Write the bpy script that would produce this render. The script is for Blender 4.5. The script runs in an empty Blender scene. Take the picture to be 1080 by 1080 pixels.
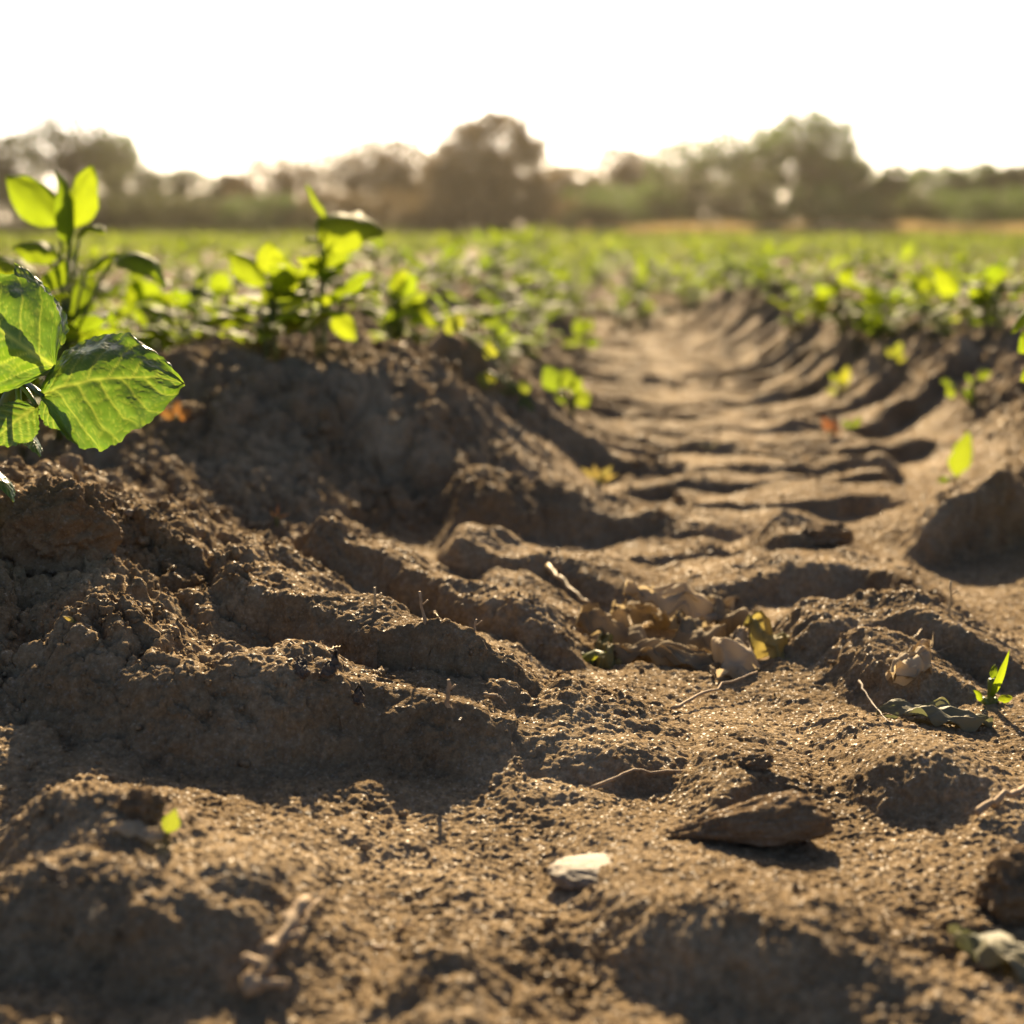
import bpy, bmesh, math, random
import numpy as np
from mathutils import Vector, Matrix

# ------------------------------------------------------------------ camera, sky, sun, exposure
SC = bpy.context.scene
COL = SC.collection
R = math.radians
CAM_H = 0.35
PITCH = R(11.05)
FPX = 1500.0                      # focal length in photo pixels (1080 wide)
SUN_EL, SUN_AZ = R(28.0), R(0.5)

cam_d = bpy.data.cameras.new('camera')
cam = bpy.data.objects.new('camera', cam_d)
COL.objects.link(cam)
cam.location = (0, 0, CAM_H)
cam.rotation_euler = (R(90) - PITCH, 0, 0)
cam_d.sensor_width = 36.0
cam_d.lens = 36.0 * FPX / 1080.0
cam_d.clip_start = 0.01
cam_d.clip_end = 5000
cam_d.dof.use_dof = True
cam_d.dof.focus_distance = 0.99
cam_d.dof.aperture_fstop = 4.5
SC.camera = cam

world = bpy.data.worlds.new('World')
SC.world = world
world.use_nodes = True
wn = world.node_tree
sky = wn.nodes.new('ShaderNodeTexSky')
sky.sky_type = 'NISHITA'
sky.sun_disc = False
sky.sun_elevation = SUN_EL
sky.sun_rotation = SUN_AZ
sky.air_density = 0.6
sky.dust_density = 2.0
sky.ozone_density = 1.0
bg = wn.nodes['Background']
bg.inputs['Strength'].default_value = 0.05
wn.links.new(sky.outputs[0], bg.inputs['Color'])

sun_d = bpy.data.lights.new('sun', 'SUN')
sun_d.energy = 5.0
sun_d.angle = R(0.5)
sun_d.color = (1.0, 0.77, 0.47)
sun = bpy.data.objects.new('sun', sun_d)
COL.objects.link(sun)
to_sun = Vector((math.sin(SUN_AZ) * math.cos(SUN_EL), math.cos(SUN_AZ) * math.cos(SUN_EL), math.sin(SUN_EL)))
sun.rotation_euler = (-to_sun).to_track_quat('-Z', 'Y').to_euler()
sun.location = (0, 40, 30)

SC.view_settings.view_transform = 'Standard'
SC.view_settings.look = 'None'
SC.view_settings.exposure = 2.0
SC.view_settings.gamma = 1.0
SC.view_settings.use_curve_mapping = False
SC.render.engine = 'CYCLES'
SC.cycles.use_denoising = True
SC.cycles.max_bounces = 8
SC.cycles.transparent_max_bounces = 12
SC.cycles.transmission_bounces = 6
SC.cycles.volume_bounces = 0
SC.cycles.sample_clamp_indirect = 6.0

# ------------------------------------------------------------------ helpers: projection
CP, SP = math.cos(PITCH), math.sin(PITCH)

def ray(px, py):
    u, v = (px - 540) / FPX, (540 - py) / FPX
    return (u, CP + v * SP, -SP + v * CP)

def at_y(px, py, Y):
    """the point at world distance Y seen at photo pixel (px, py)"""
    d = ray(px, py)
    t = Y / d[1]
    return Vector((d[0] * t, Y, CAM_H + d[2] * t))

def at_z(px, py, z):
    d = ray(px, py)
    t = (z - CAM_H) / d[2]
    return Vector((d[0] * t, d[1] * t, z))

# ------------------------------------------------------------------ helpers: noise
_rs = np.random.RandomState(7)
PERM = np.concatenate([_rs.permutation(256)] * 3).astype(np.int32)
_a = _rs.rand(256) * 2 * np.pi
G2 = np.stack([np.cos(_a), np.sin(_a)], 1).astype(np.float32)
_g = _rs.randn(256, 3)
G3 = (_g / np.linalg.norm(_g, axis=1, keepdims=True)).astype(np.float32)
RV = _rs.rand(256, 3).astype(np.float32)

def fade(t):
    return t * t * t * (t * (t * 6 - 15) + 10)

def n2(x, y, seed=0):
    x = np.asarray(x, np.float32) + seed * 17.31
    y = np.asarray(y, np.float32) + seed * 9.77
    xi, yi = np.floor(x), np.floor(y)
    xf, yf = x - xi, y - yi
    xi = xi.astype(np.int64) & 255
    yi = yi.astype(np.int64) & 255
    u, v = fade(xf), fade(yf)
    def g(a, b, fx, fy):
        q = G2[PERM[PERM[a & 255] + (b & 255)]]
        return q[..., 0] * fx + q[..., 1] * fy
    a = g(xi, yi, xf, yf); b = g(xi + 1, yi, xf - 1, yf)
    c = g(xi, yi + 1, xf, yf - 1); d = g(xi + 1, yi + 1, xf - 1, yf - 1)
    return 1.5 * (a + u * (b - a) + v * ((c + u * (d - c)) - (a + u * (b - a))))

def n3(x, y, z, seed=0):
    x = np.asarray(x, np.float32) + seed * 17.31
    y = np.asarray(y, np.float32) + seed * 9.77
    z = np.asarray(z, np.float32) + seed * 5.13
    xi, yi, zi = np.floor(x), np.floor(y), np.floor(z)
    xf, yf, zf = x - xi, y - yi, z - zi
    xi = xi.astype(np.int64) & 255; yi = yi.astype(np.int64) & 255; zi = zi.astype(np.int64) & 255
    u, v, w = fade(xf), fade(yf), fade(zf)
    def g(a, b, c, fx, fy, fz):
        q = G3[PERM[PERM[PERM[a & 255] + (b & 255)] + (c & 255)]]
        return q[..., 0] * fx + q[..., 1] * fy + q[..., 2] * fz
    def lerp(t, a, b): return a + t * (b - a)
    r = lerp(w,
        lerp(v, lerp(u, g(xi, yi, zi, xf, yf, zf), g(xi + 1, yi, zi, xf - 1, yf, zf)),
                lerp(u, g(xi, yi + 1, zi, xf, yf - 1, zf), g(xi + 1, yi + 1, zi, xf - 1, yf - 1, zf))),
        lerp(v, lerp(u, g(xi, yi, zi + 1, xf, yf, zf - 1), g(xi + 1, yi, zi + 1, xf - 1, yf, zf - 1)),
                lerp(u, g(xi, yi + 1, zi + 1, xf, yf - 1, zf - 1), g(xi + 1, yi + 1, zi + 1, xf - 1, yf - 1, zf - 1))))
    return 1.5 * r

def worley(x, y, seed=0):
    """distance to nearest and second nearest feature point, with a random value of the nearest cell"""
    x = np.asarray(x, np.float32); y = np.asarray(y, np.float32)
    xi, yi = np.floor(x).astype(np.int64), np.floor(y).astype(np.int64)
    f1 = np.full(x.shape, 9.0, np.float32); f2 = f1.copy(); rv = np.zeros(x.shape, np.float32)
    for dx in (-1, 0, 1):
        for dy in (-1, 0, 1):
            a, b = xi + dx, yi + dy
            h = RV[PERM[PERM[(a + seed) & 255] + (b & 255)]]
            d = (a + h[..., 0] - x) ** 2 + (b + h[..., 1] - y) ** 2
            near = d < f1
            f2 = np.where(near, f1, np.minimum(f2, d))
            f1 = np.where(near, d, f1)
            rv = np.where(near, h[..., 2], rv)
    return np.sqrt(f1), np.sqrt(f2), rv

def sstep(a, b, x):
    t = np.clip((x - a) / (b - a), 0, 1)
    return t * t * (3 - 2 * t)

# ------------------------------------------------------------------ helpers: objects
def mesh_np(name, verts, quads=None, tris=None, mat=None, parent=None, smooth=True, attrs=None):
    verts = np.asarray(verts, np.float32).reshape(-1, 3)
    me = bpy.data.meshes.new(name)
    nq = 0 if quads is None else len(quads)
    nt = 0 if tris is None else len(tris)
    idx = []
    if nq: idx.append(np.asarray(quads, np.int32).ravel())
    if nt: idx.append(np.asarray(tris, np.int32).ravel())
    idx = np.concatenate(idx)
    starts = np.concatenate([np.arange(nq) * 4, nq * 4 + np.arange(nt) * 3]).astype(np.int32)
    me.vertices.add(len(verts)); me.vertices.foreach_set('co', verts.ravel())
    me.loops.add(len(idx)); me.loops.foreach_set('vertex_index', idx)
    me.polygons.add(nq + nt); me.polygons.foreach_set('loop_start', starts)
    if smooth: me.polygons.foreach_set('use_smooth', np.ones(nq + nt, bool))
    if attrs:
        for k, v in attrs.items():
            at = me.attributes.new(k, 'FLOAT', 'POINT')
            at.data.foreach_set('value', np.asarray(v, np.float32))
    me.update(calc_edges=True)
    if mat: me.materials.append(mat)
    o = bpy.data.objects.new(name, me)
    COL.objects.link(o)
    if parent: o.parent = parent
    return o

class MB:
    """collects quads and triangles (and one float per vertex)"""
    def __init__(s): s.v = []; s.q = []; s.t = []; s.a = []; s.n = 0
    def add(s, v, q=None, t=None, a=None):
        v = np.asarray(v, np.float32).reshape(-1, 3)
        s.v.append(v)
        if q is not None and len(q): s.q.append(np.asarray(q, np.int64) + s.n)
        if t is not None and len(t): s.t.append(np.asarray(t, np.int64) + s.n)
        s.a.append(np.zeros(len(v)) if a is None else np.broadcast_to(np.asarray(a, np.float32), (len(v),)))
        s.n += len(v)
    def build(s, name, mat, parent=None, smooth=True):
        return mesh_np(name, np.concatenate(s.v), np.concatenate(s.q) if s.q else None, np.concatenate(s.t) if s.t else None,
                       mat, parent, smooth, {'tone': np.concatenate(s.a)})

def tag(o, label=None, cat=None, group=None, kind=None):
    if label: o['label'] = label
    if cat: o['category'] = cat
    if group: o['group'] = group
    if kind: o['kind'] = kind
    return o

def empty(name, loc, rz=0.0):
    o = bpy.data.objects.new(name, None)
    o.empty_display_size = 0.05
    COL.objects.link(o)
    o.location = loc; o.rotation_euler = (0, 0, rz)
    return o

def tube(mb, pts, rad, n=6, a=0.0):
    pts = np.asarray(pts, np.float64); m = len(pts)
    rad = np.broadcast_to(np.asarray(rad, np.float64), (m,))
    T = np.gradient(pts, axis=0); T /= np.linalg.norm(T, axis=1, keepdims=True) + 1e-12
    ref = np.array([0.3, 0.2, 1.0]) if abs(T[0][2]) < 0.9 else np.array([1.0, 0.1, 0.0])
    ang = np.arange(n) * 2 * np.pi / n
    V = []
    for i in range(m):
        A = np.cross(T[i], ref); A /= np.linalg.norm(A) + 1e-12
        B = np.cross(T[i], A); ref = np.cross(A, T[i])
        V.append(pts[i] + rad[i] * (np.cos(ang)[:, None] * A + np.sin(ang)[:, None] * B))
    V = np.concatenate(V)
    q = []
    for i in range(m - 1):
        for j in range(n):
            q.append((i * n + j, i * n + (j + 1) % n, (i + 1) * n + (j + 1) % n, (i + 1) * n + j))
    V = np.concatenate([V, pts[:1], pts[-1:]])
    t = []
    for j in range(n):
        t.append((m * n, (j + 1) % n, j)); t.append((m * n + 1, (m - 1) * n + j, (m - 1) * n + (j + 1) % n))
    mb.add(V, q, t, a)

def curve_pts(p0, p1, p2, n=7):
    t = np.linspace(0, 1, n)[:, None]
    p0, p1, p2 = (np.asarray(p, float) for p in (p0, p1, p2))
    return (1 - t) ** 2 * p0 + 2 * t * (1 - t) * p1 + t * t * p2

# ------------------------------------------------------------------ materials
def new_mat(name):
    m = bpy.data.materials.new(name); m.use_nodes = True
    nt = m.node_tree
    return m, nt, nt.nodes['Principled BSDF'], nt.nodes['Material Output']

def nd(nt, typ, **kw):
    n = nt.nodes.new(typ)
    for k, v in kw.items():
        if k in n.inputs: n.inputs[k].default_value = v
        else: setattr(n, k, v)
    return n

def ramp(nt, src, stops):
    r = nt.nodes.new('ShaderNodeValToRGB')
    els = r.color_ramp.elements
    while len(els) < len(stops): els.new(0.5)
    for e, (p, c) in zip(els, stops):
        e.position = p; e.color = (*c, 1) if len(c) == 3 else c
    nt.links.new(src, r.inputs[0])
    return r

def soil_material(name, dark, mid, light, bump_scale=1.0):
    m, nt, bs, out = new_mat(name)
    L = nt.links.new
    tc = nd(nt, 'ShaderNodeTexCoord')
    big = nd(nt, 'ShaderNodeTexNoise', Scale=9.0, Detail=5.0, Roughness=0.6)
    L(tc.outputs['Object'], big.inputs['Vector'])
    fine = nd(nt, 'ShaderNodeTexNoise', Scale=260.0, Detail=4.0, Roughness=0.7)
    L(tc.outputs['Object'], fine.inputs['Vector'])
    mx = nd(nt, 'ShaderNodeMath', operation='ADD')
    mul = nd(nt, 'ShaderNodeMath', operation='MULTIPLY'); mul.inputs[1].default_value = 0.55
    mul2 = nd(nt, 'ShaderNodeMath', operation='MULTIPLY'); mul2.inputs[1].default_value = 0.45
    L(big.outputs[0], mul.inputs[0]); L(fine.outputs[0], mul2.inputs[0])
    L(mul.outputs[0], mx.inputs[0]); L(mul2.outputs[0], mx.inputs[1])
    r = ramp(nt, mx.outputs[0], [(0.32, dark), (0.5, mid), (0.68, light)])
    L(r.outputs[0], bs.inputs['Base Color'])
    # quartz grains: a few glossy specks
    vor = nd(nt, 'ShaderNodeTexVoronoi', Scale=700.0)
    L(tc.outputs['Object'], vor.inputs['Vector'])
    gr = ramp(nt, vor.outputs['Color'], [(0.0, (1,) * 3), (0.10, (1,) * 3), (0.13, (.95,) * 3), (0.84, (.55,) * 3), (0.95, (.38,) * 3)])
    gr.color_ramp.interpolation = 'CONSTANT'
    L(gr.outputs[0], bs.inputs['Roughness'])
    sp = ramp(nt, vor.outputs['Color'], [(0.0, (0,) * 3), (0.60, (.12,) * 3), (0.84, (.5,) * 3)])
    sp.color_ramp.interpolation = 'CONSTANT'
    L(sp.outputs[0], bs.inputs['Specular IOR Level'])
    b1 = nd(nt, 'ShaderNodeTexNoise', Scale=420.0, Detail=5.0, Roughness=0.75)
    L(tc.outputs['Object'], b1.inputs['Vector'])
    bp = nd(nt, 'ShaderNodeBump', Strength=0.6 * bump_scale, Distance=0.0022)
    L(b1.outputs[0], bp.inputs['Height'])
    bp2 = nd(nt, 'ShaderNodeBump', Strength=0.6 * bump_scale, Distance=0.0009)
    L(vor.outputs['Distance'], bp2.inputs['Height']); L(bp.outputs[0], bp2.inputs['Normal'])
    L(bp2.outputs[0], bs.inputs['Normal'])
    return m

M_SOIL = soil_material('soil', (0.080, 0.055, 0.031), (0.170, 0.123, 0.072), (0.305, 0.233, 0.145))
M_CLOD = soil_material('clod_soil', (0.078, 0.052, 0.030), (0.145, 0.100, 0.058), (0.22, 0.160, 0.098))

def leaf_material(name, base, trans, tfac=0.5, rough=0.42, vein=None, var=0.5, spec=0.5):
    """'tone' holds the vein strength (hero leaves) or a per-leaflet random value"""
    m, nt, bs, out = new_mat(name)
    L = nt.links.new
    at = nd(nt, 'ShaderNodeAttribute', attribute_name='tone')
    tc = nd(nt, 'ShaderNodeTexCoord')
    ns = nd(nt, 'ShaderNodeTexNoise', Scale=60.0, Detail=3.0)
    L(tc.outputs['Object'], ns.inputs['Vector'])
    if vein:
        fac = at.outputs['Fac']
    else:
        ad = nd(nt, 'ShaderNodeMath', operation='MULTIPLY_ADD'); ad.inputs[1].default_value = var; ad.inputs[2].default_value = 0.0
        L(at.outputs['Fac'], ad.inputs[0])
        fac = ad.outputs[0]
    lo = tuple(c * 0.8 for c in base); hi = vein[0] if vein else (base[0] * 2.0, base[1] * 1.45, base[2] * 1.3)
    r1 = ramp(nt, fac, [(0.0, lo), (1.0, hi)])
    tl = tuple(c * 0.75 for c in trans); th = vein[1] if vein else (min(1, trans[0] * 1.5), trans[1] * 1.2, trans[2])
    r2 = ramp(nt, fac, [(0.0, tl), (1.0, th)])
    L(r1.outputs[0], bs.inputs['Base Color'])
    bs.inputs['Roughness'].default_value = rough
    bs.inputs['Specular IOR Level'].default_value = spec
    tr = nd(nt, 'ShaderNodeBsdfTranslucent')
    L(r2.outputs[0], tr.inputs['Color'])
    if vein:
        bv = nd(nt, 'ShaderNodeTexNoise', Scale=380.0, Detail=3.0)
        L(tc.outputs['Object'], bv.inputs['Vector'])
        bp = nd(nt, 'ShaderNodeBump', Strength=0.35, Distance=0.0008)
        L(bv.outputs[0], bp.inputs['Height'])
        L(bp.outputs[0], bs.inputs['Normal'])
    mix = nd(nt, 'ShaderNodeMixShader'); mix.inputs[0].default_value = tfac
    L(bs.outputs[0], mix.inputs[1]); L(tr.outputs[0], mix.inputs[2])
    L(mix.outputs[0], out.inputs['Surface'])
    return m

def plain_material(name, c, rough=0.7, var=0.25, scale=40.0, spec=0.4, bump=0.3, bdist=0.002):
    m, nt, bs, out = new_mat(name)
    L = nt.links.new
    tc = nd(nt, 'ShaderNodeTexCoord')
    ns = nd(nt, 'ShaderNodeTexNoise', Scale=scale, Detail=5.0, Roughness=0.65)
    L(tc.outputs['Object'], ns.inputs['Vector'])
    r = ramp(nt, ns.outputs[0], [(0.3, tuple(x * (1 - var) for x in c)), (0.7, tuple(min(1, x * (1 + var)) for x in c))])
    L(r.outputs[0], bs.inputs['Base Color'])
    bs.inputs['Roughness'].default_value = rough
    bs.inputs['Specular IOR Level'].default_value = spec
    bp = nd(nt, 'ShaderNodeBump', Strength=bump, Distance=bdist)
    L(ns.outputs[0], bp.inputs['Height']); L(bp.outputs[0], bs.inputs['Normal'])
    return m

# ------------------------------------------------------------------ the soil: height of the ground anywhere
def xc(y): return 0.26 + 0.04 * y          # centre line of the wheel track
LCREST, RCREST, ROW = 0.74, 0.62, 0.75

def poly(points):
    w = [at_z(*p[:3]) for p in points]
    w.sort(key=lambda v: v.x)
    return np.array([v.x for v in w], np.float32), np.array([v.y for v in w], np.float32)

# raised soil bars between the tyre lug prints: crest line (photo pixel, height), extra height, face width, back width
BARS = []
def bar(points, H, face=0.036, back=0.13, t0=0.05, t1=0.10):
    X, Y = poly(points)
    BARS.append((X, Y, np.array([p[2] for p in sorted(points, key=lambda p: at_z(*p).x)]), face, back, t0, t1, 0))
# left side of the track, far to near
bar([(450, 520, .07), (540, 530, .046), (620, 536, .036), (700, 546, .026), (790, 556, .01)], .050)
bar([(440, 556, .07), (540, 582, .045), (640, 604, .030), (730, 612, .012)], .040, back=.14)
bar([(300, 560, .085), (350, 566, .080), (400, 582, .066), (480, 620, .052), (560, 650, .040), (640, 682, .022)], .062, face=.040, t1=.05)
bar([(200, 600, .09), (270, 620, .085), (330, 642, .080), (400, 662, .072), (480, 683, .058), (540, 704, .045), (610, 730, .026)], .058, face=.040, t1=.05)
bar([(10, 690, .075), (90, 705, .07), (170, 728, .060), (250, 735, .055), (330, 735, .05), (400, 742, .041), (480, 760, .032), (560, 773, .024), (640, 780, .019), (720, 785, .015), (800, 790, .008)], .052, face=.046, back=.12, t1=.10)
bar([(-60, 880, .046), (20, 893, .046), (120, 902, .046), (220, 912, .045), (300, 922, .040), (360, 940, .028), (430, 965, .012)], .055, face=.072, back=.10)
bar([(570, 915, .010), (660, 936, .022), (740, 958, .026), (820, 982, .026), (900, 1000, .022), (980, 1015, .02), (1060, 1020, .01)], .038, face=.06, back=.10)
bar([(380, 1060, .02), (460, 1040, .03), (540, 1020, .03), (600, 1015, .02)], .016, face=.05, back=.09)
# right side
bar([(940, 560, .03), (985, 542, .05), (1030, 510, .075), (1085, 480, .10), (1160, 460, .13)], .075, face=.046, back=.13)
bar([(740, 476, .006), (830, 478, .016), (920, 470, .03), (1020, 445, .06)], .045, back=.09)
bar([(760, 516, .006), (840, 522, .014), (930, 522, .022), (1010, 502, .04)], .03, back=.09)
bar([(780, 582, .02), (830, 572, .03), (880, 562, .038), (925, 566, .03), (960, 580, .02)], .030, back=.10)
bar([(690, 636, .01), (760, 620, .02), (830, 604, .026), (900, 596, .026), (960, 606, .034), (1030, 616, .045), (1100, 618, .055)], .036, back=.12)
bar([(800, 668, .02), (870, 660, .03), (950, 655, .035), (1030, 660, .04), (1120, 650, .05)], .024, back=.07)
bar([(850, 690, .02), (920, 692, .03), (1000, 688, .035), (1090, 690, .045)], .026, back=.06)
bar([(850, 795, .015), (900, 798, .024), (980, 802, .028), (1060, 812, .03), (1130, 800, .035)], .034, face=.05, back=.10)
bar([(520, 474, .05), (640, 486, .030), (720, 498, .022), (820, 504, .012)], .03, back=.10)
bar([(660, 566, .008), (740, 556, .018), (820, 546, .022), (900, 542, .018)], .03, back=.12)
bar([(540, 452, .045), (650, 462, .026), (740, 470, .02), (840, 470, .012)], .03, back=.10)
bar([(470, 600, .046), (560, 622, .030), (620, 645, .02), (690, 655, .008)], .03, back=.10)
bar([(700, 840, .012), (780, 818, .018), (850, 806, .02), (900, 802, .02)], .02, back=.10)
for _pts in ([(600, 448, .014), (700, 452, .012), (800, 452, .014), (900, 446, .024), (960, 436, .035)],
             [(620, 464, .012), (720, 470, .013), (820, 468, .015), (930, 458, .03)],
             [(650, 494, .010), (740, 490, .015), (850, 492, .018), (960, 484, .032)],
             [(640, 520, .012), (720, 514, .015), (800, 512, .017), (880, 508, .018), (960, 500, .03)],
             [(700, 530, .008), (790, 534, .015), (880, 530, .017), (950, 524, .02)],
             [(640, 590, .010), (720, 584, .014), (790, 586, .012)]):
    bar(_pts, 0, face=.022, back=.09, t0=.04, t1=.04)
# farther along, regular prints on both sides
_r = random.Random(3)
for k in range(27):
    y0 = 1.92 + k * 0.172
    for side in (-1, 1):
        if side > 0 and k < 2: continue
        yy = y0 + (0.086 if side > 0 else 0) + _r.uniform(-.05, .05)
        S = np.linspace(-0.08, 0.50, 10)
        X = xc(yy + .2) + side * S
        Y = yy + 0.75 * np.maximum(S, 0) ** 1.35 + 0.018 * np.sin(S * 13 + k * 1.7)
        if side < 0: X, Y = X[::-1], Y[::-1]
        BARS.append((X, Y, _r.uniform(.024, .042) if side < 0 else _r.uniform(.020, .042), .03, .11, .06, .06, 1))

def bars(x, y):
    warp = 0.013 * n2(x * 16, y * 16, 3) + 0.0045 * n2(x * 60, y * 60, 4) + 0.0015 * n2(x * 160, y * 160, 44)
    hv = 0.95 + 0.30 * n2(x * 14, y * 14, 5)
    out = np.zeros_like(x)
    for X, Y, H, face, back, t0, t1, far_one in BARS:
        sel = np.nonzero((x > X[0]) & (x < X[-1]) & (y > Y.min() - 0.1) & (y < Y.max() + 0.3))
        if len(sel[0]) == 0: continue
        xx, yy = x[sel], y[sel]
        n = yy - np.interp(xx, X, Y) + warp[sel]
        far = max(1.0, 0.55 * float(Y.mean()))
        prof = np.where(n < .004, sstep(-face * (0.7 + .3 * far), .004, n) ** .85, 1 - np.clip((n - np.where(far_one, .02, .05)) / (1.4 * back), 0, 1) ** 0.8)
        ends = sstep(X[0], X[0] + t0, xx) * (1 - sstep(X[-1] - t1, X[-1], xx))
        if far_one: ends = ends * (.55 + .45 * sstep(.06, .34, np.abs(xx - xc(yy))))
        if not far_one:                                   # the crest reaches the height asked for
            H = np.clip(np.interp(xx, X, np.maximum(H - macro(X, Y)[0], .004)), 0, .11) + .004
        out[sel] = np.maximum(out[sel], H * hv[sel] * prof * ends)
    return out

def macro(x, y):
    """ridges, furrows and the pressed wheel track"""
    wob = 0.03 * n2(x * 1.7, y * 1.7, 11)
    s = x - xc(y) + wob
    a = np.abs(s)
    crest = np.where(s < 0, LCREST, RCREST)
    lo = np.where(s < 0, 0.30, 0.22)
    lo = lo * np.interp(y, [2.4, 5.0], [1.0, .42])
    top = np.where(s < 0, .18, .15) + 0.03 * n2(x * 0.3, y * 2.1, 12)
    nearL = np.interp(y, [.3, .55, .75, .92, 1.12, 1.28, 1.42, 1.62, 1.85, 2.1, 2.6], [.0, .0, .012, .05, .15, .12, .06, .08, .17, .19, .18])
    top = np.where((s < 0) & (y < 2.6), nearL + (top - .18) * 0.4, top)
    nearR = np.interp(y, [.3, .8, 1.2, 1.6, 2.2], [.03, .05, .09, .14, .18])
    top = np.where((s > 0) & (y < 2.2), nearR, top)
    crest = crest * np.interp(y, [2.3, 5.0], [1.0, .64])
    inner = top * sstep(lo, crest, a)
    outer = 0.035 + (top - 0.035) * (0.5 + 0.5 * np.cos(2 * np.pi * (a - crest) / ROW))
    z = np.where(a < crest, inner, outer)
    mx = x + .05 * n2(x * 6, y * 6, 13)
    mound = .165 * (1 - sstep(-.18, .19, mx - .10 * (y - 1.85))) * sstep(1.55, 1.90, y + .05 * n2(x * 5, y * 5, 14)) * (1 - sstep(2.05, 2.9, y)) * sstep(-.75, -.45, x)
    z = np.maximum(z, mound)
    end = sstep(5.2, 6.4, y) * (1 - sstep(.30, .46, a))              # farther on the crop closes over the track
    z = z * (1 - end) + end * (0.05 + .11 * (.5 + .5 * np.cos(2 * np.pi * s / .55)))
    fr = sstep(45, 80, np.hypot(x, y))
    z = z * (1 - fr) + 0.09 * fr
    return z, s

def rough_mask(x, y, s):
    m = sstep(0.0, 0.16, np.abs(s) - np.where(s < 0, .40, .29) + .06 * n2(x * 9, y * 9, 23)) * (.25 + .75 * sstep(.80, 1.0, y)) + 0.30 * sstep(0.12, 0.5, n2(x * 5.5, y * 5.5, 21)) + 0.2 * sstep(.1, .5, n2(x * 16, y * 16, 22))
    m = m + .75 * sstep(1.5, 1.65, y) * (1 - sstep(2.4, 2.9, y)) * (1 - sstep(-.05, .12, x)) * sstep(-.8, -.5, x)
    return np.clip(m, 0.03, 1)

def ground(x, y):
    x = np.asarray(x, np.float32); y = np.asarray(y, np.float32)
    shape = x.shape
    x = x.ravel(); y = y.ravel()
    z, s = macro(x, y)
    rm = rough_mask(x, y, s)
    z = z + 0.014 * n2(x * 4.2, y * 4.2, 1) * np.where(np.abs(s) < .3, .6, 1.0)
    near = np.nonzero(np.hypot(x, y) < 15)[0]
    if len(near):
        X, Y = x[near], y[near]
        rn = rm[near]
        pk = .35 + .9 * sstep(-.15, .35, n2(X * 7.5, Y * 7.5, 27) + .4 * n2(X * 19, Y * 19, 28))
        b = bars(X, Y)
        zz = b + 0.010 * n2(X * 11, Y * 11, 2) * (0.35 + rn)
        # lumps: rounded clods of several sizes on loose soil
        wx, wy = X + .012 * n2(X * 30, Y * 30, 31), Y + .012 * n2(X * 30, Y * 30, 32)
        for sc, amp, sd in ((15.0, .026, 5), (29.0, .016, 9), (60.0, .0085, 14), (120.0, .0042, 25)):
            f1, f2, rv = worley(wx * sc, wy * sc, sd)
            dome = 0.5 * np.clip(1 - (f1 / 0.7) ** 2, 0, 1) * np.clip((f2 - f1) * 3.0, 0, 1) * sstep(.35, .9, rv) + 0.55 * rv * np.clip((f2 - f1) * 5.0, 0, 1)
            zz += 0.8 * amp * dome * np.clip(rn * 1.15 - .12, 0, 1)
        zz += 0.0042 * n2(X * 42, Y * 42, 6) * (.24 * pk + .9 * rn) + 0.0022 * n2(X * 95, Y * 95, 7) * (.40 * pk + .9 * rn)
        z[near] += zz
        nn = np.nonzero(np.hypot(X, Y) < 3.2)[0]
        X2, Y2 = X[nn], Y[nn]
        zf = 0.0012 * n2(X2 * 210, Y2 * 210, 8) + 0.0008 * n2(X2 * 430, Y2 * 430, 9)
        # small crumb pits
        f1, f2, rv = worley(X2 * 170, Y2 * 170, 41)
        zf += 0.0030 * np.clip(1 - (f1 / .55) ** 2, 0, 1) * sstep(.45, .95, rv) * (0.25 * pk[nn] + .9 * rn[nn])
        z[near[nn]] += zf
    return z.reshape(shape)

def gz(x, y):
    return float(ground(np.array([x]), np.array([y]))[0])

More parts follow.
